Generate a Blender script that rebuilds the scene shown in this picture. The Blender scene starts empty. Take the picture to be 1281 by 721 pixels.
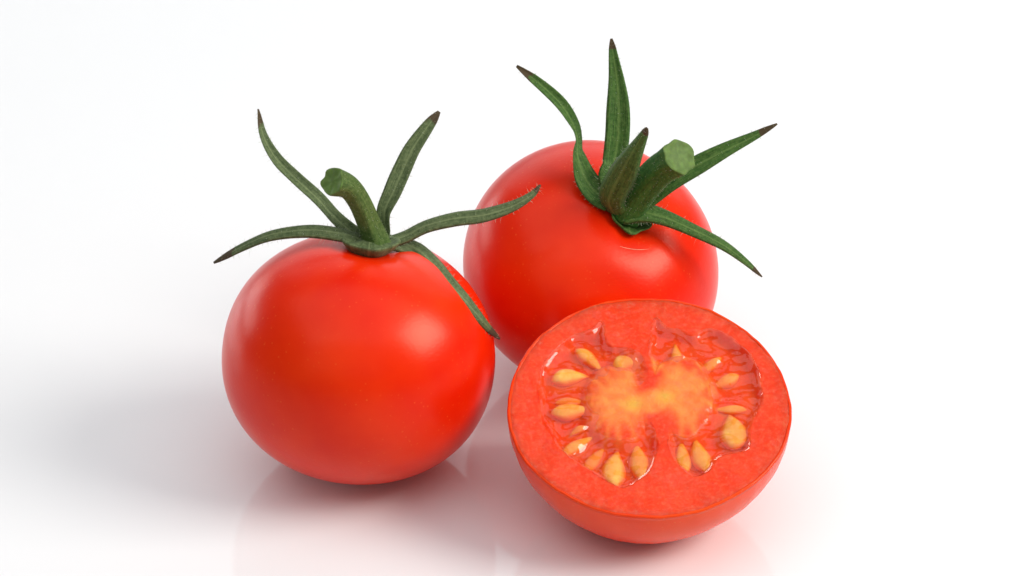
import bpy, math, random
import numpy as np
from mathutils import Vector, Matrix, noise as mnoise

# ---------------------------------------------------------------- camera, world, lamps, exposure
CM = 0.01                                   # everything below is written in centimetres
sc = bpy.context.scene
col = sc.collection
sc.render.engine = 'CYCLES'
sc.cycles.use_denoising = True
sc.cycles.max_bounces = 14
sc.cycles.diffuse_bounces = 6
sc.cycles.transparent_max_bounces = 16
sc.view_settings.view_transform = 'Standard'
sc.view_settings.look = 'None'
sc.view_settings.gamma = 1.0
sc.view_settings.exposure = -0.02

cam = bpy.data.cameras.new('camera')
cam.sensor_width = 36.0
cam.lens = 36.0 * 3922.0 / 1281.0
cam.clip_start = 0.01
cam.clip_end = 20.0
camo = bpy.data.objects.new('camera', cam)
camo.location = (0, -32 * CM, 20.64 * CM)
camo.rotation_euler = (math.radians(60), 0, 0)
col.objects.link(camo)
sc.camera = camo

w = bpy.data.worlds.new('World')
sc.world = w
w.use_nodes = True
w.node_tree.nodes['Background'].inputs[0].default_value = (0.95, 0.97, 1.0, 1)
w.node_tree.nodes['Background'].inputs[1].default_value = 0.14

def area_lamp(name, loc, target, sx, sy, watts, colour=(1, 1, 1)):
    d = bpy.data.lights.new(name, 'AREA')
    d.shape = 'RECTANGLE'; d.size = sx * CM; d.size_y = sy * CM
    d.energy = watts; d.color = colour
    o = bpy.data.objects.new(name, d); col.objects.link(o)
    o.location = Vector(loc) * CM
    o.rotation_euler = (Vector(target) - Vector(loc)).to_track_quat('-Z', 'Y').to_euler()
    return o

# a big softbox on the right, a wide bank overhead, one behind for the white sweep, a low weak strip on the left
area_lamp('softbox', (53, -11, 42), (0, 0, 1.5), 36, 30, 4.3, (1.0, 0.965, 0.91))
area_lamp('overhead_bank', (-8, -22, 92), (-8, -22, 0), 150, 110, 6.2, (0.95, 0.975, 1))
area_lamp('rear_bank', (6, 68, 42), (0, 0, 4), 120, 66, 1.9, (0.95, 0.975, 1))
area_lamp('left_strip', (-55, 40, 12), (0, 0, 0), 46, 18, 1.0, (0.95, 0.975, 1))
area_lamp('front_fill', (-14, -80, 62), (0, 0, 0), 130, 80, 1.3, (1, 0.97, 0.93))


# ---------------------------------------------------------------- helpers
rng = random.Random(7)
nrng = np.random.default_rng(11)

def tag(o, label=None, cat=None, group=None, kind=None):
    if label: o['label'] = label
    if cat: o['category'] = cat
    if group: o['group'] = group
    if kind: o['kind'] = kind
    return o

def empty(name, loc):
    o = bpy.data.objects.new(name, None)
    o.empty_display_size = 0.01
    o.location = Vector(loc) * CM
    col.objects.link(o)
    return o

def mesh(name, verts, faces, mat, parent=None, attrs=None, smooth=True):
    me = bpy.data.meshes.new(name)
    me.from_pydata((np.asarray(verts, float) * CM).tolist(), [], [list(map(int, f)) for f in faces])
    me.update()
    if smooth:
        me.polygons.foreach_set('use_smooth', [True] * len(me.polygons))
    for k, a in (attrs or {}).items():
        a = np.asarray(a, np.float32)
        if a.ndim == 1:
            at = me.attributes.new(k, 'FLOAT', 'POINT'); at.data.foreach_set('value', a)
        else:
            at = me.attributes.new(k, 'FLOAT_COLOR', 'POINT'); at.data.foreach_set('color', a.ravel())
    me.materials.append(mat)
    o = bpy.data.objects.new(name, me)
    col.objects.link(o)
    if parent: o.parent = parent
    return o

def unit(v):
    v = np.asarray(v, float)
    return v / np.linalg.norm(v)

def catmull(pts, n, closed=False):
    """n samples of a smooth curve through pts (any dimension)"""
    P = np.asarray(pts, float)
    if closed:
        Q = np.vstack([P[-1:], P, P[:2]])
        m = len(P)
    else:
        Q = np.vstack([2 * P[:1] - P[1:2], P, 2 * P[-1:] - P[-2:-1]])
        m = len(P) - 1
    ts = np.linspace(0, m, n, endpoint=not closed)
    i = np.minimum(ts.astype(int), m - 1)
    t = (ts - i)[:, None]
    a, b, c, d = Q[i], Q[i + 1], Q[i + 2], Q[i + 3]
    return 0.5 * (2 * b + (c - a) * t + (2 * a - 5 * b + 4 * c - d) * t ** 2 + (3 * b - a - 3 * c + d) * t ** 3)

def smooth01(a, b, x):
    t = np.clip((x - a) / (b - a), 0, 1)
    return t * t * (3 - 2 * t)

_ph = nrng.uniform(0, 6.28, (24, 3)); _dr = nrng.normal(size=(24, 3)); _dr /= np.linalg.norm(_dr, axis=1)[:, None]
def wob(P, freq, k=0):
    """cheap smooth noise, about -1..1"""
    P = np.asarray(P, float)
    s = 0
    for i in range(6):
        j = (i + 6 * k) % 24
        s = s + np.sin(P @ (_dr[j, :P.shape[1]] * freq * (0.7 + 0.22 * i)) + _ph[j, 0])
    return s / 3.2

def nz(P, freq, seed=0):
    P = np.asarray(P, float)
    f = mnoise.noise
    return np.array([1.6 * f((x * freq + 7.3 * seed, y * freq - 3.1 * seed, 0.37 + seed)) for x, y in P[:, :2].tolist()])

def grid_faces(nr, nc, wrap=True):
    f = []
    for i in range(nr - 1):
        for j in range(nc if wrap else nc - 1):
            k = (j + 1) % nc
            f.append((i * nc + j, i * nc + k, (i + 1) * nc + k, (i + 1) * nc + j))
    return f

# ---------------------------------------------------------------- materials
def material(name):
    m = bpy.data.materials.new(name); m.use_nodes = True
    nt = m.node_tree
    return m, nt, nt.nodes['Principled BSDF']

def N(nt, kind, **kw):
    n = nt.nodes.new(kind)
    for k, v in kw.items():
        if k in n.inputs: n.inputs[k].default_value = v
        else: setattr(n, k, v)
    return n

def ramp(nt, src, stops):
    r = nt.nodes.new('ShaderNodeValToRGB')
    el = r.color_ramp.elements
    while len(el) < len(stops): el.new(0.5)
    for e, (p, c) in zip(el, stops):
        e.position = p; e.color = (c, c, c, 1) if isinstance(c, (int, float)) else (*c, 1)
    nt.links.new(src, r.inputs[0])
    return r.outputs[0]

def mix(nt, fac, a, b, blend='MIX'):
    m = nt.nodes.new('ShaderNodeMix'); m.data_type = 'RGBA'; m.blend_type = blend
    for sock, v in ((m.inputs['Factor'], fac), (m.inputs['A'], a), (m.inputs['B'], b)):
        if isinstance(v, (int, float)): sock.default_value = v
        elif isinstance(v, tuple): sock.default_value = (*v, 1)
        else: nt.links.new(v, sock)
    return m.outputs['Result']

def obj_coord(nt):
    return nt.nodes.new('ShaderNodeTexCoord').outputs['Object']

def noise(nt, vec, scale, detail=3.0, rough=0.5):
    n = N(nt, 'ShaderNodeTexNoise', Scale=scale, Detail=detail, Roughness=rough)
    nt.links.new(vec, n.inputs['Vector'])
    return n.outputs['Fac']

def attr(nt, name):
    a = nt.nodes.new('ShaderNodeAttribute'); a.attribute_name = name
    return a

def bump(nt, bsdf, height, strength, dist):
    b = N(nt, 'ShaderNodeBump', Strength=strength, Distance=dist)
    nt.links.new(height, b.inputs['Height'])
    nt.links.new(b.outputs['Normal'], bsdf.inputs['Normal'])
    return b

def make_table_material():
    m, nt, b = material('white_acrylic')
    co = obj_coord(nt)
    c = mix(nt, noise(nt, co, 14.0, 2.0), (0.825, 0.83, 0.838), (0.84, 0.842, 0.847))
    nt.links.new(c, b.inputs['Base Color'])
    r = ramp(nt, noise(nt, co, 60.0, 4.0), [(0.3, 0.05), (0.75, 0.085)])
    nt.links.new(r, b.inputs['Roughness'])
    b.inputs['IOR'].default_value = 1.49
    return m

def make_skin_material(name, red_a, red_b, rough):
    m, nt, b = material(name)
    co = obj_coord(nt)
    big = noise(nt, co, 90.0, 3.0)
    c = mix(nt, ramp(nt, big, [(0.35, 0.0), (0.7, 1.0)]), red_a, red_b)
    v = N(nt, 'ShaderNodeTexVoronoi', Scale=1300.0)
    nt.links.new(co, v.inputs['Vector'])
    fleck = ramp(nt, v.outputs['Distance'], [(0.0, 1.0), (0.20, 0.0)])
    patch = ramp(nt, noise(nt, co, 160.0, 2.0), [(0.42, 0.0), (0.66, 0.6)])
    fac = mix(nt, 1.0, fleck, patch, 'MULTIPLY')
    c = mix(nt, fac, c, (0.92, 0.16, 0.035))
    nt.links.new(c, b.inputs['Base Color'])
    b.inputs['Roughness'].default_value = rough
    b.inputs['IOR'].default_value = 1.45
    b.inputs['Specular IOR Level'].default_value = 0.36
    b.inputs['Specular Tint'].default_value = (1.0, 0.74, 0.58, 1)
    b.inputs['Subsurface Weight'].default_value = 0.15
    b.inputs['Subsurface Radius'].default_value = (1.0, 0.16, 0.06)
    b.inputs['Subsurface Scale'].default_value = 0.0022
    h = mix(nt, 0.35, noise(nt, co, 2600.0, 2.0), noise(nt, co, 420.0, 2.0))
    bump(nt, b, h, 0.10, 0.0002)
    return m

def make_green_material(name, dark, mid, pale, tip):
    m, nt, b = material(name)
    t = attr(nt, 'along').outputs['Fac']; s = attr(nt, 'across').outputs['Fac']
    co = obj_coord(nt)
    cmb = N(nt, 'ShaderNodeCombineXYZ')
    mt = N(nt, 'ShaderNodeMath', operation='MULTIPLY'); mt.inputs[1].default_value = 5.0
    ms = N(nt, 'ShaderNodeMath', operation='MULTIPLY'); ms.inputs[1].default_value = 7.0
    nt.links.new(t, mt.inputs[0]); nt.links.new(s, ms.inputs[0])
    nt.links.new(mt.outputs[0], cmb.inputs[0]); nt.links.new(ms.outputs[0], cmb.inputs[1])
    streak = noise(nt, cmb.outputs[0], 1.6, 4.0, 0.6)
    grain = noise(nt, co, 2400.0, 4.0, 0.65)
    c = mix(nt, ramp(nt, streak, [(0.3, 0.0), (0.7, 1.0)]), dark, mid)
    c = mix(nt, ramp(nt, grain, [(0.4, 0.0), (0.8, 0.45)]), c, pale)
    ab = N(nt, 'ShaderNodeMath', operation='ABSOLUTE'); nt.links.new(s, ab.inputs[0])
    c = mix(nt, ramp(nt, ab.outputs[0], [(0.02, 0.4), (0.16, 0.0)]), c, pale)
    # dry brown tips
    edge = N(nt, 'ShaderNodeMath', operation='ADD')
    g2 = N(nt, 'ShaderNodeMath', operation='MULTIPLY'); g2.inputs[1].default_value = 0.18
    nt.links.new(noise(nt, co, 500.0, 3.0), g2.inputs[0])
    nt.links.new(t, edge.inputs[0]); nt.links.new(g2.outputs[0], edge.inputs[1])
    c = mix(nt, ramp(nt, edge.outputs[0], [(0.99, 0.0), (1.09, 0.9)]), c, tip)
    nt.links.new(c, b.inputs['Base Color'])
    b.inputs['Roughness'].default_value = 0.58
    b.inputs['Specular IOR Level'].default_value = 0.2
    b.inputs['Sheen Weight'].default_value = 0.04
    b.inputs['Sheen Roughness'].default_value = 0.4
    h = mix(nt, 0.5, grain, streak)
    bump(nt, b, h, 0.55, 0.00025)
    return m

def make_plain(name, colour, rough=0.5, sss=0.0, rad=(1, .4, .1), scale=0.001, ior=1.4):
    m, nt, b = material(name)
    co = obj_coord(nt)
    c = mix(nt, ramp(nt, noise(nt, co, 1500.0, 3.0), [(0.35, 0.0), (0.7, 1.0)]), tuple(0.78 * x for x in colour), tuple(min(1, 1.15 * x) for x in colour))
    nt.links.new(c, b.inputs['Base Color'])
    b.inputs['Roughness'].default_value = rough
    b.inputs['IOR'].default_value = ior
    if sss:
        b.inputs['Subsurface Weight'].default_value = sss
        b.inputs['Subsurface Radius'].default_value = rad
        b.inputs['Subsurface Scale'].default_value = scale
    return m

def make_seed_material():
    m, nt, b = material('tomato_seed')
    co = obj_coord(nt)
    c = mix(nt, ramp(nt, noise(nt, co, 1300.0, 4.0, 0.6), [(0.35, 0.0), (0.7, 1.0)]), (0.92, 0.55, 0.075), (0.97, 0.70, 0.16))
    c = mix(nt, attr(nt, 'margin').outputs['Fac'], c, (0.86, 0.15, 0.015))
    nt.links.new(c, b.inputs['Base Color'])
    b.inputs['Roughness'].default_value = 0.5
    b.inputs['Specular IOR Level'].default_value = 0.15
    b.inputs['Subsurface Weight'].default_value = 0.5
    b.inputs['Subsurface Radius'].default_value = (1, .5, .15)
    b.inputs['Subsurface Scale'].default_value = 0.0008
    return m

def make_flesh_material():
    m, nt, b = material('tomato_flesh')
    co = obj_coord(nt)
    c = attr(nt, 'Col').outputs['Color']
    cell = N(nt, 'ShaderNodeTexVoronoi', Scale=3000.0)
    nt.links.new(co, cell.inputs['Vector'])
    g1 = noise(nt, co, 2300.0, 5.0, 0.7)
    g2 = noise(nt, co, 420.0, 4.0, 0.6)
    c = mix(nt, ramp(nt, g2, [(0.35, 0.08), (0.65, 0.0)]), c, (0.62, 0.028, 0.008))
    c = mix(nt, ramp(nt, g1, [(0.5, 0.0), (0.76, 0.33)]), c, (0.95, 0.30, 0.17))
    nt.links.new(c, b.inputs['Base Color'])
    nt.links.new(ramp(nt, g1, [(0.35, 0.42), (0.7, 0.2)]), b.inputs['Roughness'])
    b.inputs['IOR'].default_value = 1.36
    b.inputs['Specular IOR Level'].default_value = 0.3
    b.inputs['Subsurface Weight'].default_value = 0.5
    b.inputs['Subsurface Radius'].default_value = (1.0, 0.30, 0.12)
    b.inputs['Subsurface Scale'].default_value = 0.0026
    h = mix(nt, 0.45, g1, cell.outputs['Distance'])
    bump(nt, b, h, 0.38, 0.00012)
    nt.links.new(ramp(nt, noise(nt, co, 900.0, 3.0, 0.7), [(0.47, 0.0), (0.64, 0.75)]), b.inputs['Coat Weight'])
    cb = N(nt, 'ShaderNodeBump', Strength=0.6, Distance=0.0003)
    nt.links.new(noise(nt, co, 800.0, 3.0, 0.6), cb.inputs['Height']); nt.links.new(cb.outputs[0], b.inputs['Coat Normal'])
    b.inputs['Coat Roughness'].default_value = 0.08
    b.inputs['Coat IOR'].default_value = 1.35
    return m

def make_gel_material():
    """clear wet jelly: passes light, takes a gloss, tints what lies deep in it"""
    m = bpy.data.materials.new('seed_gel'); m.use_nodes = True
    nt = m.node_tree; nt.nodes.remove(nt.nodes['Principled BSDF'])
    out = nt.nodes['Material Output']
    co = obj_coord(nt)
    gl = N(nt, 'ShaderNodeBsdfGlossy', Roughness=0.045)
    tr = N(nt, 'ShaderNodeBsdfTransparent')
    fr = N(nt, 'ShaderNodeLayerWeight', Blend=0.5)          # same reflectance from both sides of the wet film
    pw = N(nt, 'ShaderNodeMath', operation='POWER'); pw.inputs[1].default_value = 5.0
    sch = N(nt, 'ShaderNodeMath', operation='MULTIPLY_ADD'); sch.inputs[1].default_value = 0.95; sch.inputs[2].default_value = 0.05
    nt.links.new(fr.outputs['Facing'], pw.inputs[0]); nt.links.new(pw.outputs[0], sch.inputs[0])
    bp = N(nt, 'ShaderNodeBump', Strength=0.25, Distance=0.0003)
    nt.links.new(noise(nt, co, 500.0, 2.0), bp.inputs['Height'])
    nt.links.new(bp.outputs[0], gl.inputs['Normal']); nt.links.new(bp.outputs[0], fr.inputs['Normal'])
    mx = N(nt, 'ShaderNodeMixShader')
    nt.links.new(sch.outputs[0], mx.inputs[0]); nt.links.new(tr.outputs[0], mx.inputs[1]); nt.links.new(gl.outputs[0], mx.inputs[2])
    # faint milkiness of the pulp in the jelly
    df = N(nt, 'ShaderNodeBsdfDiffuse', Color=(0.90, 0.135, 0.022, 1))
    veil = N(nt, 'ShaderNodeMixShader')
    nt.links.new(ramp(nt, noise(nt, co, 380.0, 3.0), [(0.35, 0.06), (0.7, 0.32)]), veil.inputs[0])
    nt.links.new(tr.outputs[0], veil.inputs[1]); nt.links.new(df.outputs[0], veil.inputs[2]); nt.links.new(veil.outputs[0], mx.inputs[1])
    nt.links.new(mx.outputs[0], out.inputs['Surface'])
    ab = N(nt, 'ShaderNodeVolumeAbsorption', Color=(1.0, 0.52, 0.16, 1), Density=560.0)
    nt.links.new(ab.outputs[0], out.inputs['Volume'])
    return m

M_table = make_table_material()
M_skin = make_skin_material('tomato_skin', (0.75, 0.012, 0.0004), (0.85, 0.032, 0.001), 0.28)
M_cutskin = make_skin_material('halved_tomato_skin', (0.88, 0.036, 0.002), (0.94, 0.066, 0.004), 0.25)
M_green = make_green_material('grey_green_calyx', (0.030, 0.056, 0.016), (0.125, 0.172, 0.072), (0.29, 0.35, 0.16), (0.075, 0.045, 0.025))
M_green2 = make_green_material('fresh_green_calyx', (0.014, 0.050, 0.007), (0.066, 0.165, 0.026), (0.20, 0.31, 0.08), (0.075, 0.040, 0.022))
M_stem = make_green_material('grey_green_stem', (0.026, 0.060, 0.010), (0.095, 0.165, 0.034), (0.25, 0.32, 0.11), (0.05, 0.05, 0.02))
M_stem2 = make_green_material('fresh_green_stem', (0.010, 0.062, 0.006), (0.036, 0.165, 0.020), (0.15, 0.30, 0.06), (0.05, 0.05, 0.02))
M_cut = make_plain('cut_stem_green', (0.11, 0.19, 0.035), 0.6, 0.2)
M_hair = make_plain('plant_hair', (0.50, 0.56, 0.40), 0.5)
M_flesh = make_flesh_material()
M_gel = make_gel_material()
M_seed = make_seed_material()
M_scar = make_plain('dry_skin_scar', (0.85, 0.30, 0.18), 0.5)

# ---------------------------------------------------------------- the surface: a glossy white sheet sweeping up far behind
def build_table():
    prof = [(-90, 0.0), (-40, 0.0), (0, 0.0), (40, 0.0), (75, 0.0)]
    R0 = 30.0
    for k in range(1, 17):
        a = math.pi / 2 * k / 16
        prof.append((75 + R0 * math.sin(a), R0 - R0 * math.cos(a)))
    prof += [(105, 60), (105, 110)]
    v = []
    for y, z in prof:
        for x in (-110, -40, 0, 40, 110): v.append((x, y, z))
    n = len(v)
    f = [tuple(reversed(q)) for q in grid_faces(len(prof), 5, False)]
    o = mesh('tabletop', v, f, M_table)
    tag(o, 'glossy white acrylic sheet under the tomatoes, faintly mirroring them', 'tabletop', kind='structure')
    return o
build_table()

# ---------------------------------------------------------------- fruit bodies
def rot_from_axis(axis):
    return np.array(Vector((0, 0, 1)).rotation_difference(Vector(axis)).to_matrix())

def fruit_body(a, b, axis, seed, nr=96, nc=160, dimple=0.09, exp=2.12):
    ph = np.linspace(0, math.pi, nr)
    th = np.linspace(0, 2 * math.pi, nc, endpoint=False)
    P, T = np.meshgrid(ph, th, indexing='ij')
    s, c = np.sin(P), np.cos(P)
    k = (np.abs(s) ** exp + np.abs(c) ** exp) ** (-1 / exp)
    r = a * s * k
    z = b * c * k
    up = smooth01(0.0, 1.0, c)
    r = r * (1 + 0.006 * np.cos(3 * T + seed) + 0.008 * up * np.cos(5 * T + 2.1 * seed))
    z = z - dimple * np.exp(-(r / 0.40) ** 2) * (c > 0) - 0.03 * np.exp(-(r / 0.3) ** 2) * (c > 0)
    z = z + 0.05 * np.exp(-(r / 0.22) ** 2) * (c < 0)
    V = np.stack([r * np.cos(T), r * np.sin(T), z], -1).reshape(-1, 3)
    V = V * (1 + 0.004 * wob(V, 1.6, seed % 4)[:, None])
    top = np.array([0, 0, b - dimple - 0.03])
    Rm = rot_from_axis(axis)
    V = V @ Rm.T
    lift = -V[:, 2].min() - 0.004
    V[:, 2] += lift
    return V, grid_faces(nr, nc), Rm @ top + np.array([0, 0, lift]), lift

# ---------------------------------------------------------------- sepals, stems, hairs
def sepal(name, pts, widths, hint, mat, parent, cup=0.25, twist=None, thick=0.014, seed=0, nose=0.0):
    """a leafy strip with thickness, a sunken midrib and gently wavy edges; returns its points for hairs"""
    n = 40
    C = catmull(pts, n)
    C = C + 0.008 * np.stack([wob(np.stack([np.linspace(0, 8, n) + 3 * seed, np.full(n, float(k))], 1), 1.0, k) for k in range(3)], 1) * np.linspace(0, 1, n)[:, None]
    W = np.interp(np.linspace(0, 1, n), np.linspace(0, 1, len(widths)), widths) * 0.47
    t = np.linspace(0, 1, n)
    W = np.convolve(np.pad(W, 2, mode='edge'), np.ones(5) / 5, 'valid')
    W[-4:] *= np.array([1.0, 0.92, 0.75, 0.45])
    T = np.gradient(C, axis=0); T /= np.linalg.norm(T, axis=1)[:, None]
    H = np.asarray(hint, float)
    if H.ndim == 1: H = np.tile(H, (2, 1))
    H = np.stack([np.interp(t, np.linspace(0, 1, len(H)), H[:, i]) for i in range(3)], 1)
    Nn = H - (H * T).sum(1)[:, None] * T; Nn /= np.linalg.norm(Nn, axis=1)[:, None]
    S = np.cross(T, Nn)
    if twist is not None:
        a = np.radians(np.interp(t, np.linspace(0, 1, len(twist)), twist))[:, None]
        Nn, S = Nn * np.cos(a) + S * np.sin(a), S * np.cos(a) - Nn * np.sin(a)
    m = 11
    s = np.linspace(-1, 1, m)
    wav = 1 + 0.15 * np.stack([wob(np.stack([t * 9 + 5 * seed, 0 * t + k], 1), 1.0, k) for k in range(2)], 0)
    V, al, ac = [], [], []
    for i in range(n):
        w_ = np.where(s < 0, W[i] * wav[0, i], W[i] * wav[1, i])
        e = np.sqrt(np.clip(1 - s ** 2, 0, 1))
        base = C[i] + S[i] * (s * w_)[:, None]
        h = cup * W[i] * (s ** 2) - 0.10 * W[i] * np.exp(-(s / 0.13) ** 2) + 0.05 * W[i] * np.cos(s * 9.0)
        th = min(thick, 0.6 * W[i] + 0.004)
        topp = base + Nn[i] * (h + th * 0.5 * e)[:, None]
        bott = base + Nn[i] * (h - th * 0.5 * e - 0.16 * W[i] * np.exp(-(s / 0.16) ** 2))[:, None]
        ring = np.vstack([topp, bott[-2:0:-1]])
        V.append(ring); al += [t[i]] * len(ring); ac += list(s) + list(s[-2:0:-1] + 3.0)
    nc = len(V[0])
    V = np.vstack(V)
    f = grid_faces(n, nc)
    f.append(tuple(range(nc))[::-1]); f.append(tuple((n - 1) * nc + j for j in range(nc)))
    o = mesh(name, V, f, mat, parent, {'along': al, 'across': ac})
    return dict(V=V.reshape(n, nc, 3), N=Nn, S=S, T=T, m=m)

def hairs(parent, strips, per, mat, stems=()):
    V, F = [], []
    def one(p, d, L, r):
        d = unit(d); a = unit(np.cross(d, (0.3, 0.5, 0.81))); b = np.cross(d, a)
        k = len(V)
        bend = unit(nrng.normal(size=3)) * 0.12 * L
        for q in range(3):
            g = 2.094 * q; V.append(p + r * (a * math.cos(g) + b * math.sin(g)))
        for q in range(3):
            g = 2.094 * q; V.append(p + d * L * 0.55 + bend + 0.7 * r * (a * math.cos(g) + b * math.sin(g)))
        V.append(p + d * L)
        for q in range(3):
            w_ = (q + 1) % 3
            F.append((k + q, k + w_, k + 3 + w_, k + 3 + q)); F.append((k + 3 + q, k + 3 + w_, k + 6))
    for st in strips:
        n, nc, _ = st['V'].shape
        for _ in range(per):
            i = nrng.integers(2, n - 1); side = nrng.choice([-1, 1])
            j = 0 if side < 0 else st['m'] - 1
            p = st['V'][i, j] * 0.94 + st['V'][i, 5] * 0.06
            d = st['S'][i] * side + st['N'][i] * nrng.normal(0.1, 0.5) + st['T'][i] * nrng.normal(0.2, 0.4)
            one(p, d, nrng.uniform(0.02, 0.06) if nrng.random() > 0.06 else nrng.uniform(.07, .12), 0.0012)
        for _ in range(per):
            i = nrng.integers(2, n - 1); j = nrng.integers(1, nc - 1)
            up = 1 if j < st['m'] else -1
            one(st['V'][i, j], st['N'][i] * up + 0.5 * nrng.normal(size=3), nrng.uniform(0.012, 0.03), 0.0014)
    for Vs, Cs in stems:
        n = len(Vs)
        for _ in range(260):
            i = nrng.integers(2, n - 1); j = nrng.integers(0, Vs.shape[1])
            p = Vs[i, j]
            one(p, unit(p - Cs[i]) + 0.4 * nrng.normal(size=3), nrng.uniform(0.012, 0.032), 0.0014)
    o = mesh('hairs', np.array(V), F, mat, parent)
    o['kind'] = 'stuff'
    return o

def stem(pts, radii, mat, capmat, parent, seed=0, corners=5):
    n, nc = 36, 40
    C = catmull(pts, n)
    T = np.gradient(C, axis=0); T /= np.linalg.norm(T, axis=1)[:, None]
    rad = np.interp(np.linspace(0, 1, n), np.linspace(0, 1, len(radii)), radii)
    rad = np.convolve(np.pad(rad, 2, mode='edge'), np.ones(5) / 5, 'valid')
    ref = unit((0.2, -0.9, 0.4))
    th = np.linspace(0, 2 * math.pi, nc, endpoint=False)
    V = []
    for i in range(n):
        b = unit(np.cross(T[i], ref)); a = np.cross(b, T[i])
        pr = 1 + 0.045 * np.cos(corners * th + seed) + 0.03 * np.cos(3 * th + 2 * seed)
        if i > n - 6: pr = pr * (1 + 0.02 * np.cos(corners * th + seed) * (i - n + 6) / 5)
        jag = 0.012 * np.cos(7 * th + seed) * (i == n - 1)
        V.append(C[i] + (rad[i] * pr)[:, None] * (np.cos(th)[:, None] * a + np.sin(th)[:, None] * b) + T[i] * jag[:, None])
    V = np.array(V)
    al = np.repeat(np.linspace(0, 0.5, n), nc); ac = np.tile(3 * np.cos(th), n)
    f = grid_faces(n, nc)
    f.append(tuple(range(nc))[::-1])
    o = mesh('stem', V.reshape(-1, 3), f, mat, parent, {'along': al, 'across': ac})
    # the cut end: a slightly hollow, rough disc with a raised rim
    b = unit(np.cross(T[-1], ref)); a = np.cross(b, T[-1])
    rings = [1.0, 0.96, 0.86, 0.7, 0.5, 0.3, 0.12]
    dep = [0.0, 0.010, 0.008, -0.002, -0.008, -0.006, 0.0]
    cv = []
    base = V[-1] - C[-1]
    circ = np.cos(th)[:, None] * a + np.sin(th)[:, None] * b
    for q, dp in zip(rings, dep):
        cv.append(C[-1] + base * q * q + circ * rad[-1] * q * (1 - q) + T[-1] * (dp + 0.002 * np.sin(5 * th + 9 * q + seed))[:, None] * (1 if q < 1 else 0.0))
    cv = np.vstack(cv)
    f = grid_faces(len(rings), nc)
    f.append(tuple((len(rings) - 1) * nc + j for j in range(nc)))
    mesh('cut_end', cv, f, capmat, o)
    return V, C

def calyx_bowl(centre, axis, rad, mat, parent, seed=0, depth=0.10):
    """fused green saucer where sepals and stem meet the fruit"""
    nr, nc = 14, 60
    Rm = rot_from_axis(axis)
    th = np.linspace(0, 2 * math.pi, nc, endpoint=False)
    V = []
    prof = [(0.02, -depth), (0.35, -depth * 0.98), (0.62, -depth * 0.80), (0.82, -depth * 0.42), (0.95, -depth * 0.02), (1.0, 0.03), (0.96, 0.05), (0.86, 0.02), (0.7, -0.005), (0.5, 0.0), (0.3, 0.03), (0.02, 0.05)]
    for r, z in prof:
        q = rad * r * (1 + 0.10 * np.cos(5 * th + seed) * r)
        V.append(np.stack([q * np.cos(th), q * np.sin(th), z + 0.012 * np.cos(5 * th + seed) * r], 1))
    V = np.vstack(V) @ Rm.T + centre
    f = grid_faces(len(prof), nc)
    f.append(tuple(range(nc))[::-1]); f.append(tuple((len(prof) - 1) * nc + j for j in range(nc)))
    n = len(prof)
    return mesh('calyx', V, f, mat, parent, {'along': np.repeat(np.linspace(0, .2, n), nc), 'across': np.tile(2 * np.cos(th), n)})

# ---------------------------------------------------------------- the whole tomatoes
LA = [(0.054, 0.280, 2.890), (-0.050, 0.344, 2.950), (-0.253, 0.409, 3.105), (-0.461, 0.559, 3.278), (-0.718, 0.751, 3.439), (-0.957, 0.937, 3.615), (-1.110, 1.109, 3.832), (-1.168, 1.280, 4.080)]
LB = [(0.109, 0.280, 2.868), (-0.008, 0.230, 2.949), (-0.244, 0.180, 3.041), (-0.576, 0.180, 3.072), (-0.986, 0.180, 3.009), (-1.336, 0.280, 2.794), (-1.692, 0.380, 2.523)]
LC = [(0.314, 0.280, 2.868), (0.340, 0.366, 2.938), (0.323, 0.451, 3.156), (0.426, 0.566, 3.369), (0.527, 0.694, 3.564), (0.649, 0.823, 3.791), (0.816, 0.951, 4.007), (0.964, 1.080, 4.160)]
LD = [(0.332, 0.280, 2.836), (0.424, 0.317, 2.858), (0.573, 0.355, 2.901), (0.816, 0.380, 3.026), (1.152, 0.380, 3.121), (1.477, 0.380, 3.163), (1.812, 0.430, 3.252), (2.035, 0.505, 3.360), (2.137, 0.580, 3.456)]
LE = [(0.333, 0.263, 2.867), (0.488, 0.324, 2.823), (0.691, 0.349, 2.734), (0.901, 0.121, 2.648), (1.071, -0.113, 2.547), (1.275, -0.249, 2.359), (1.478, -0.278, 2.096), (1.662, -0.027, 1.719)]
Lstem = [(0.228, 0.280, 2.762), (0.203, 0.280, 2.921), (0.144, 0.260, 3.123), (0.042, 0.210, 3.435), (-0.077, 0.130, 3.666), (-0.239, -0.020, 3.818)]
RA = [(0.211, -0.590, 2.683), (0.020, -0.493, 2.762), (-0.123, -0.365, 2.922), (-0.201, -0.240, 3.150), (-0.199, -0.090, 3.268), (-0.256, 0.060, 3.397), (-0.401, 0.185, 3.594), (-0.633, 0.298, 3.786), (-0.933, 0.410, 3.999)]
RB = [(0.239, -0.590, 2.759), (0.172, -0.461, 2.952), (0.241, -0.333, 3.058), (0.290, -0.176, 3.334), (0.299, -0.004, 3.656), (0.279, 0.153, 3.932), (0.241, 0.281, 4.179), (0.212, 0.410, 4.373)]
RC = [(0.239, -0.710, 2.573), (0.174, -0.818, 2.828), (0.280, -0.930, 3.179), (0.384, -1.050, 3.488), (0.507, -1.130, 3.783), (0.584, -1.190, 3.982)]
RD = [(0.453, -0.590, 2.617), (0.683, -0.540, 2.765), (0.950, -0.490, 2.945), (1.264, -0.440, 3.114), (1.579, -0.390, 3.272), (1.893, -0.340, 3.418), (2.196, -0.290, 3.576)]
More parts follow.
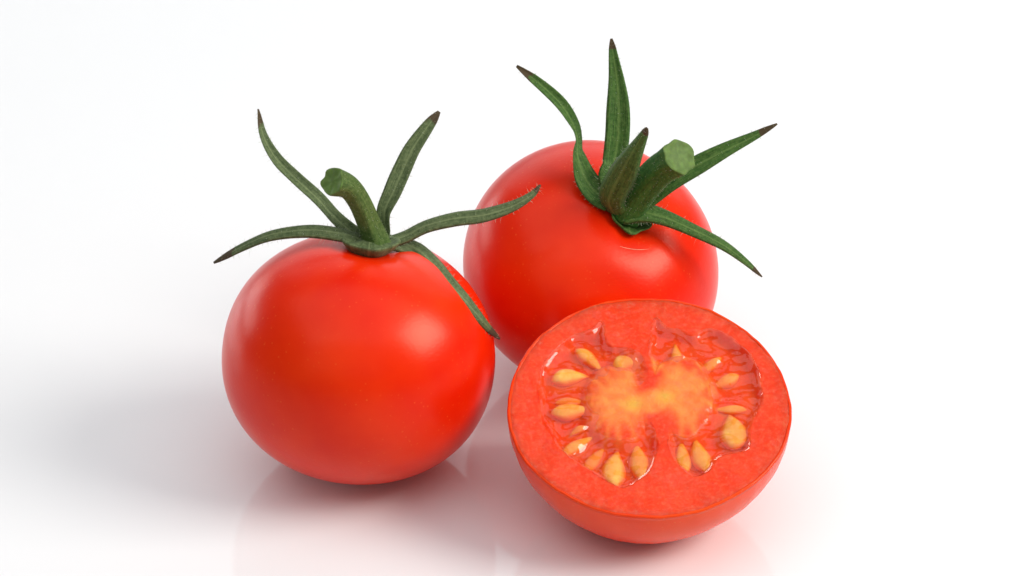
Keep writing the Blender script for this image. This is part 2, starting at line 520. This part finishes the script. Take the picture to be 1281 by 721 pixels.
RE = [(0.354, -0.690, 2.584), (0.593, -0.715, 2.598), (0.863, -0.740, 2.535), (1.181, -0.790, 2.409), (1.549, -0.840, 2.228), (1.825, -0.865, 2.010), (2.034, -0.890, 1.802)]
Rstem = [(0.380, -0.540, 2.502), (0.480, -0.590, 2.705), (0.598, -0.670, 2.933), (0.740, -0.790, 3.180), (0.882, -0.910, 3.372), (0.986, -1.040, 3.525)]
LOCULE_A = [(-0.313, 0.767), (-0.394, 0.688), (-0.518, 0.653), (-0.625, 0.543), (-0.731, 0.390), (-0.776, 0.239), (-0.767, 0.039), (-0.752, -0.126), (-0.696, -0.241), (-0.659, -0.361), (-0.584, -0.458), (-0.458, -0.564), (-0.320, -0.666), (-0.208, -0.730), (-0.105, -0.682), (-0.014, -0.580), (0.036, -0.436), (0.041, -0.274), (-0.001, -0.133), (-0.057, -0.100), (-0.093, -0.208), (-0.159, -0.290), (-0.261, -0.274), (-0.336, -0.176), (-0.372, -0.028), (-0.378, 0.105), (-0.350, 0.222), (-0.275, 0.289), (-0.185, 0.272), (-0.121, 0.198), (-0.065, 0.155), (-0.012, 0.212), (-0.008, 0.357), (-0.050, 0.458), (-0.140, 0.516), (-0.270, 0.543), (-0.300, 0.629)]
LOCULE_B = [(0.070, 0.791), (0.034, 0.646), (0.016, 0.475), (0.024, 0.299), (0.062, 0.255), (0.111, 0.323), (0.170, 0.373), (0.275, 0.390), (0.351, 0.323), (0.393, 0.205), (0.397, 0.039), (0.359, -0.126), (0.291, -0.241), (0.213, -0.257), (0.146, -0.208), (0.122, -0.290), (0.148, -0.452), (0.202, -0.564), (0.289, -0.634), (0.391, -0.596), (0.460, -0.484), (0.551, -0.436), (0.680, -0.403), (0.702, -0.225), (0.753, -0.077), (0.802, 0.072), (0.797, 0.272), (0.723, 0.475), (0.599, 0.629), (0.445, 0.708), (0.337, 0.646), (0.234, 0.698), (0.142, 0.715)]
CORE = [(-0.216, 0.039), (0.239, 0.105), (-0.113, 0.005), (0.121, 0.072), (0.004, 0.039)]
SEEDS = [(-0.332, 0.357, -0.494, 0.526, 0.093, 0.000), (-0.437, 0.299, -0.666, 0.252, 0.119, 0.000), (-0.416, -0.001, -0.669, -0.047, 0.119, 0.000), (-0.435, 0.065, -0.642, 0.055, 0.062, 0.030), (-0.409, -0.251, -0.601, -0.413, 0.088, 0.010), (-0.319, -0.339, -0.445, -0.548, 0.078, 0.030), (-0.225, -0.387, -0.257, -0.692, 0.140, 0.000), (-0.098, -0.306, -0.066, -0.618, 0.114, 0.015), (-0.068, 0.441, -0.227, 0.367, 0.124, 0.010), (0.209, 0.595, 0.222, 0.357, 0.078, 0.010), (0.337, 0.313, 0.518, 0.458, 0.067, 0.020), (0.450, 0.205, 0.636, 0.299, 0.088, 0.025), (0.455, -0.001, 0.673, -0.014, 0.062, 0.010), (0.568, -0.061, 0.586, -0.348, 0.171, 0.000), (0.323, -0.274, 0.388, -0.554, 0.114, 0.000), (0.220, -0.290, 0.246, -0.554, 0.088, 0.010), (0.047, 0.441, 0.079, 0.289, 0.067, 0.020), (-0.555, -0.231, -0.452, -0.166, 0.052, 0.020), (0.449, 0.178, 0.472, 0.105, 0.057, 0.030)]

VIEW = unit((0, -0.866, 0.5))
G = 'whole cherry tomatoes with calyx'

def left_tomato():
    t = empty('cherry_tomato', (-1.807, -0.41, 0))
    tag(t, 'whole red cherry tomato standing upright, its bent stem and calyx on top', 'tomato')
    V, f, top, lift = fruit_body(1.61, 1.445, unit((0.13, 0.17, 1.0)), 1)
    mesh('fruit', V, f, M_skin, t)
    cal = calyx_bowl(np.array([0.155, 0.22, 2.90]), unit((0.10, 0.12, 1.0)), 0.33, M_green, t, 0.4, 0.17)
    st = []
    st.append(sepal('sepal', LA, [.22, .20, .19, .19, .18, .16, .12, .06], (0.45, -0.7, 0.5), M_green, cal, 0.35, [0, 10, -10, 25], seed=1))
    st.append(sepal('sepal', LB, [.24, .22, .20, .19, .17, .13, .07], [(0.1, -0.35, 1.0), (-0.2, -0.75, 0.7)], M_green, cal, -0.25, None, seed=2))
    st.append(sepal('sepal', LC, [.20, .17, .22, .25, .24, .21, .16, .08], (-0.5, -0.85, 0.25), M_green, cal, 0.3, [0, 10, 20, 10], seed=3))
    st.append(sepal('sepal', LD, [.22, .19, .18, .17, .18, .17, .14, .09, .05], [(0, -0.4, 1), (-0.1, -0.75, 0.6)], M_green, cal, -0.2, [0, 0, 12, 30], seed=4))
    st.append(sepal('sepal', LE, [.22, .24, .28, .28, .25, .20, .14, .07], [(0.1, -0.2, 1.0), (0.3, -0.6, 0.7), (0.6, -0.75, 0.35)], M_green, cal, -0.3, None, seed=5))
    s = stem(Lstem, [.20, .155, .135, .13, .135, .165], M_stem, M_cut, t, 0.7)
    hairs(cal, st, 140, M_hair, [s])
    return t

def rear_tomato():
    t = empty('cherry_tomato', (0.986, 1.78, 0))
    tag(t, 'whole red cherry tomato lying tilted behind the halved one, stubby stem facing out', 'tomato')
    ax = unit((0.35, -0.48, 0.81))
    V, f, top, lift = fruit_body(1.61, 1.34, ax, 2, dimple=0.12, exp=2.05)
    mesh('fruit', V, f, M_skin, t)
    cal = calyx_bowl(top + ax * 0.09, ax, 0.25, M_green2, t, 1.3, 0.09)
    st = []
    st.append(sepal('sepal', RA, [.34, .36, .34, .20, .15, .19, .19, .15, .07], [(0.5, -0.8, 0.3), (0.25, -0.9, 0.25), (0.3, -0.8, 0.5)], M_green2, cal, 0.35, [0, 8, 40, 8, 0], seed=6))
    st.append(sepal('sepal', RB, [.30, .28, .30, .30, .29, .21, .13, .06], (-0.1, -0.95, 0.2), M_green2, cal, 0.22, None, seed=7))
    st.append(sepal('sepal', RC, [.36, .40, .38, .28, .16, .07], [(-0.55, -0.85, 0.0), (-0.5, -0.85, 0.1)], M_green2, cal, -0.42, None, seed=8, thick=0.03))
    st.append(sepal('sepal', RD, [.32, .32, .29, .25, .19, .13, .05], (-0.3, -0.8, 0.55), M_green2, cal, 0.22, None, seed=9))
    st.append(sepal('sepal', RE, [.30, .28, .23, .18, .14, .09, .04], [(0.0, -0.6, 0.8), (0.2, -0.75, 0.6)], M_green2, cal, -0.2, None, seed=10))
    s = stem(Rstem, [.24, .21, .20, .195, .195, .215], M_stem2, M_cut, t, 2.0, 6)
    hairs(cal, st, 120, M_hair, [s])
    # thin pale crescent scar in the skin below the calyx
    c0 = np.array([0, 0, lift])
    Q = V - c0
    hgt = Q @ ax; per = np.linalg.norm(Q - hgt[:, None] * ax, axis=1)
    k = (hgt > 0) & (per < 0.9); o_ = np.argsort(per[k])
    dn = np.array([0, -0.5, -0.866]); dn = unit(dn - (dn @ ax) * ax); sd = unit(np.cross(dn, ax))
    pts = []
    for u_ in np.linspace(-1, 1, 24):
        ang = 0.62 * u_ + 0.12; rr = 0.43 + 0.035 * u_ ** 2
        pts.append(c0 + ax * (np.interp(rr, per[k][o_], hgt[k][o_]) + 0.001) + rr * (dn * math.cos(ang) + sd * math.sin(ang)))
    pts = np.array(pts); tv = np.gradient(pts, axis=0)
    ring = []
    for i in range(24):
        b_ = unit(np.cross(tv[i], ax)); r_ = 0.005 * math.sin(math.pi * (i + 0.5) / 24)
        for g in range(6):
            ring.append(pts[i] + r_ * (b_ * math.cos(g * math.pi / 3) + 0.5 * ax * math.sin(g * math.pi / 3)))
    mesh('scar', ring, grid_faces(24, 6), M_scar, t)
    return t, V, ax

left_tomato()
rear_tomato()

# ---------------------------------------------------------------- the halved tomato
RF = 1.626
TILT = math.radians(19.1)

def poly_sdf(P, poly):
    """signed distance to a closed polygon, negative inside"""
    A = poly; B = np.roll(poly, -1, 0)
    best = np.full(len(P), 1e9); inside = np.zeros(len(P), bool)
    for a, b in zip(A, B):
        ab = b - a; ap = P - a
        h = np.clip((ap @ ab) / (ab @ ab), 0, 1)
        d = ((ap - h[:, None] * ab) ** 2).sum(1)
        best = np.minimum(best, d)
        c = (a[1] > P[:, 1]) != (b[1] > P[:, 1])
        if abs(b[1] - a[1]) > 1e-12:
            x = (b[0] - a[0]) * (P[:, 1] - a[1]) / (b[1] - a[1]) + a[0]
            inside ^= c & (P[:, 0] < x)
    d = np.sqrt(best)
    return np.where(inside, -d, d)

PA = catmull(LOCULE_A, 150, True)
PB = catmull(LOCULE_B, 150, True)
SEED = np.array(SEEDS)

def pits(P):
    """0..1 cavity of each seed in the locule floor, and the bulge of the jelly above it"""
    b = np.zeros(len(P))
    for tx, ty, bx, by, w_, dp in SEED:
        a = np.array([tx, ty]); e = np.array([bx, by]); c = a * 0.42 + e * 0.58
        d = unit(e - a); L = np.linalg.norm(e - a) * 0.5 + 0.03
        q = P - c
        g = (q @ d / L) ** 2 + ((q @ np.array([-d[1], d[0]])) / (w_ * 0.5 + 0.028)) ** 2
        b = np.maximum(b, np.exp(-1.1 * g ** 1.5))
    return b

def rim_z(th):
    return 0.006 * np.cos(4 * th + 1) + 0.004 * np.cos(9 * th + 2) + 0.002 * np.cos(23 * th) + 0.0012 * np.cos(57 * th + 1)

def rim_radius(th):
    return 0.0014 * np.cos(17 * th + 1) + 0.001 * np.cos(41 * th) + 1 + 0.006 * np.cos(3 * th + 0.6) + 0.005 * np.cos(5 * th + 1.9) + 0.004 * np.cos(2 * th - 0.8)

DEEP = 0.070
def flesh_height(P, dl):
    dl = dl + 0.012 * nz(P, 9.0, 3) + 0.007 * nz(P, 26.0, 4)
    near = np.minimum(np.hypot((P[:, 0] - CORE[0][0]) / .19, (P[:, 1] - CORE[0][1]) / .30), np.hypot((P[:, 0] - CORE[1][0]) / .19, (P[:, 1] - CORE[1][1]) / .28))
    soft = 0.065 + 0.14 * (1 - smooth01(1.0, 1.7, near))
    h = -DEEP * smooth01(0.0, 1.0, (0.008 - dl) / soft)
    h = h + 0.010 * pits(P) * smooth01(0.0, -0.03, dl)
    h = h + 0.007 * nz(P, 5.0, 0) + 0.0022 * nz(P, 22.0, 1) + 0.0012 * nz(P, 55.0, 2)
    return h

def half_tomato():
    t = empty('halved_tomato', (1.571, -1.50, 0))
    tag(t, 'halved cherry tomato lying on its skin, cut face showing yellow seeds and orange core', 'tomato')
    Rx = np.array(Matrix.Rotation(TILT, 3, 'X'))
    b = 0.895
    # skin: closed cup
    nc = 200
    th = np.linspace(0, 2 * math.pi, nc, endpoint=False)
    prof = []
    for k in range(50):
        a = math.pi / 2 * (k + 0.5) / 50
        e = 2.12
        s, c = math.sin(a), math.cos(a)
        q = (s ** e + c ** e) ** (-1 / e)
        prof.append((s * q, -b * c * q))
    prof += [(1.0, -0.014), (0.998, -0.007), (0.993, -0.001), (0.984, 0.001), (0.977, -0.004), (0.968, -0.03), (0.958, -0.27), (0.5, -0.28), (0.02, -0.28)]
    rr = rim_radius(th)
    V = np.vstack([np.stack([r * rr * np.cos(th), r * rr * np.sin(th), np.full(nc, z)], 1) for r, z in prof])
    V[:, 2] += np.tile(rim_z(th), len(prof)) * smooth01(-0.10, 0.0, V[:, 2])
    f = grid_faces(len(prof), nc)
    f.append(tuple(range(nc))[::-1]); f.append(tuple((len(prof) - 1) * nc + j for j in range(nc)))
    Ws = (V * RF) @ Rx.T
    lift = -Ws[:, 2].min() - 0.004
    place = lambda q: (np.asarray(q) * RF) @ Rx.T + np.array([0, 0, lift])
    mesh('skin', place(V), f, M_cutskin, t)

    # flesh: the cut face as a relief with the seed chambers sunk into it
    nr, nc = 190, 440
    th = np.linspace(0, 2 * math.pi, nc, endpoint=False)
    rad = np.linspace(0.004, 0.983, nr)
    Rg, Tg = np.meshgrid(rad, th, indexing='ij')
    rg = Rg * rim_radius(Tg)
    P = np.stack([rg * np.cos(Tg), rg * np.sin(Tg)], -1).reshape(-1, 2)
    da, db = poly_sdf(P, PA), poly_sdf(P, PB)
    dl = np.minimum(da, db)
    h = flesh_height(P, dl)
    rflat = Rg.ravel()
    h = h - 0.004 * smooth01(0.955, 0.983, rflat) + rim_z(Tg.ravel()) * smooth01(0.7, 0.98, rflat)
    # core lobes sit a touch proud
    def ell(c, rx, ry): return np.sqrt(((P[:, 0] - c[0]) / rx) ** 2 + ((P[:, 1] - c[1]) / ry) ** 2)
    e1, e2, e5 = ell(CORE[0], .165, .26), ell(CORE[1], .165, .25), ell(CORE[4], .22, .10)
    core = 1 - smooth01(0.55, 1.4, np.minimum(np.minimum(e1, e2), e5) + 0.25 * nz(P, 7.0, 5))
    h = h + 0.004 * core * smooth01(-0.01, 0.03, dl)
    # colours of the tissue itself
    per = np.array([0.86, 0.050, 0.010]); loc_ = np.array([0.86, 0.085, 0.010]); cor = np.array([0.90, 0.29, 0.065]); gre = np.array([0.74, 0.46, 0.06]); outer = np.array([0.74, 0.045, 0.012])
    Cc = np.tile(per, (len(P), 1))
    def blend(w_, c):
        nonlocal Cc
        Cc = Cc * (1 - w_[:, None]) + c * w_[:, None]
    blend(0.35 * smooth01(0.90, 0.985, rflat), outer)
    blend(0.35 * smooth01(-0.1, 0.5, nz(P, 8.0, 6)), np.array([0.84, 0.085, 0.03]))
    # faint radial fibres and a duller red ring inside the skin
    tp = Tg.ravel()
    fib = nz(np.column_stack([np.cos(tp) * 4 + tp * 0, np.sin(tp) * 4]) * (1 + 0.10 * rflat[:, None]), 6.0, 11) + 0.6 * nz(P, 30.0, 12)
    blend(0.22 * smooth01(0.15, 0.9, fib) * smooth01(0.5, 0.7, rflat), np.array([0.90, 0.13, 0.05]))
    blend(0.16 * smooth01(0.15, 0.9, -fib) * smooth01(0.5, 0.7, rflat), np.array([0.72, 0.032, 0.008]))
    blend(smooth01(0.01, -0.05, dl), loc_)
    # pulp round each seed and the threads that tie it to the core
    blend(0.75 * pits(P) * smooth01(0.0, -0.03, dl), np.array([0.86, 0.24, 0.03]))
    for tx, ty, bx, by, w_, dp in SEED:
        a_ = np.array([tx, ty]); cc = np.array(CORE[0] if tx < 0 else CORE[1]); e_ = a_ + (cc - a_) * 0.55
        ab = e_ - a_; q_ = np.clip(((P - a_) @ ab) / (ab @ ab), 0, 1)
        dd = np.linalg.norm(P - a_ - q_[:, None] * ab, axis=1)
        blend(0.5 * np.exp(-(dd / 0.022) ** 2), np.array([0.88, 0.26, 0.05]))
    blend(core * (0.84 + 0.14 * np.clip(2 * nz(P, 16.0, 7), -1, 1)), cor)
    gs = np.maximum(np.exp(-(ell(CORE[2], .07, .06)) ** 2), np.exp(-(ell(CORE[3], .07, .06)) ** 2))
    blend(0.75 * gs, gre)
    top = np.column_stack([P, h])
    # close underneath so that light can soak through a solid body
    low = []
    for r, z in ((0.972, -0.06), (0.955, -0.20), (0.94, -0.262), (0.5, -0.265), (0.01, -0.265)):
        low.append(np.stack([r * rim_radius(th) * np.cos(th), r * rim_radius(th) * np.sin(th), np.full(nc, z)], 1))
    V = np.vstack([top] + low)
    Cc = np.vstack([Cc, np.tile(per, (5 * nc, 1))])
    f = [tuple(q) for q in grid_faces(nr + 5, nc)]
    f.append(tuple(range(nc))[::-1]); f.append(tuple((nr + 4) * nc + j for j in range(nc)))
    f = [q[::-1] for q in f]
    mesh('flesh', place(V), f, M_flesh, t, {'Col': np.column_stack([Cc, np.ones(len(Cc))])})

    # seed jelly, one body per chamber
    for poly in (PA, PB):
        g = 0.0085
        lo, hi = poly.min(0) - 0.05, poly.max(0) + 0.05
        xs, ys = np.arange(lo[0], hi[0], g), np.arange(lo[1], hi[1], g)
        X, Y = np.meshgrid(xs, ys, indexing='ij')
        Q = np.stack([X.ravel(), Y.ravel()], 1)
        d = poly_sdf(Q, poly)
        nc_ = np.minimum(np.hypot((Q[:, 0] - CORE[0][0]) / .19, (Q[:, 1] - CORE[0][1]) / .30), np.hypot((Q[:, 0] - CORE[1][0]) / .19, (Q[:, 1] - CORE[1][1]) / .28))
        zt = -0.013 + 0.022 * pits(Q) * smooth01(0.01, -0.06, d) + 0.013 * nz(Q, 6.0, 8) + 0.008 * nz(Q, 13.0, 9) + 0.016 * np.exp(-((d + 0.01) / 0.022) ** 2) * smooth01(1.3, 1.9, nc_)
        zt = np.where(d > 0.012, np.minimum(zt, -0.03), zt)
        zb = np.full(len(Q), -DEEP - 0.06)
        keep = (d < 0.018).reshape(X.shape)
        cell = keep[:-1, :-1] & keep[1:, :-1] & keep[1:, 1:] & keep[:-1, 1:]
        nx, ny = X.shape
        tot = nx * ny
        V = np.vstack([np.column_stack([Q, zt]), np.column_stack([Q, zb])])
        F = []
        idx = lambda i, j: i * ny + j
        cs = np.pad(cell, 1)
        for i, j in zip(*np.nonzero(cell)):
            a, b_, c, e = idx(i, j), idx(i + 1, j), idx(i + 1, j + 1), idx(i, j + 1)
            F.append((a, b_, c, e)); F.append((e + tot, c + tot, b_ + tot, a + tot))
            if not cs[i + 1, j]: F.append((a + tot, b_ + tot, b_, a))
            if not cs[i + 1, j + 2]: F.append((c + tot, e + tot, e, c))
            if not cs[i, j + 1]: F.append((e + tot, a + tot, a, e))
            if not cs[i + 2, j + 1]: F.append((b_ + tot, c + tot, c, b_))
        used = np.unique(np.array(F).ravel())
        mp = np.full(len(V), -1); mp[used] = np.arange(len(used))
        F = mp[np.array(F)]
        mesh('seed_gel', place(V[used]), F, M_gel, t)

    # seeds: flattened drops, the tip towards the core
    for tx, ty, bx, by, w_, dp in SEED:
        a = np.array([tx, ty]); e = np.array([bx, by]); d = unit(e - a); L = np.linalg.norm(e - a)
        side = np.array([-d[1], d[0]])
        n, m = 20, 20
        w_ = w_ * 1.28; a = a - d * L * 0.10; L = L * 1.20
        th2 = np.linspace(0, 2 * math.pi, m, endpoint=False)
        V = []
        kk = rng.uniform(-0.12, 0.12)
        for q in np.linspace(0.01, 0.99, n):
            wid = 0.5 * w_ * (math.sin(math.pi * q ** 1.45) ** 0.72)
            thk = min(0.62 * wid, 0.040) + 0.05 * wid
            ce = a + d * L * q + side * kk * w_ * math.sin(math.pi * q)
            for g in th2:
                xy = ce + side * wid * math.cos(g)
                V.append((xy[0], xy[1], -0.041 - dp * 0.40 - 0.02 * (1 - q) + thk * math.sin(g)))
        V = np.array(V)
        V[:, 2] += 0.003 * wob(V, 60.0, 1)
        f = grid_faces(n, m)
        f.append(tuple(range(m))[::-1]); f.append(tuple((n - 1) * m + j for j in range(m)))
        # yellow crown fading into the orange, jelly-coated margin and tip
        g_ = np.tile(th2, n); q_ = np.repeat(np.linspace(0, 1, n), m)
        ed = smooth01(0.45, 0.98, np.maximum(np.abs(np.cos(g_)), np.where(np.sin(g_) < 0, 1.0, 0.0)) + 0.10 * wob(V, 45.0, 2)) * 0.9
        ed = np.maximum(ed, np.maximum(smooth01(0.22, 0.02, q_), smooth01(0.9, 1.0, q_)) * 0.7)
        ed = np.maximum(ed, min(0.6, dp * 14.0))
        mesh('seed', place(V), f, M_seed, t, {'margin': ed})
    return t

half_tomato()
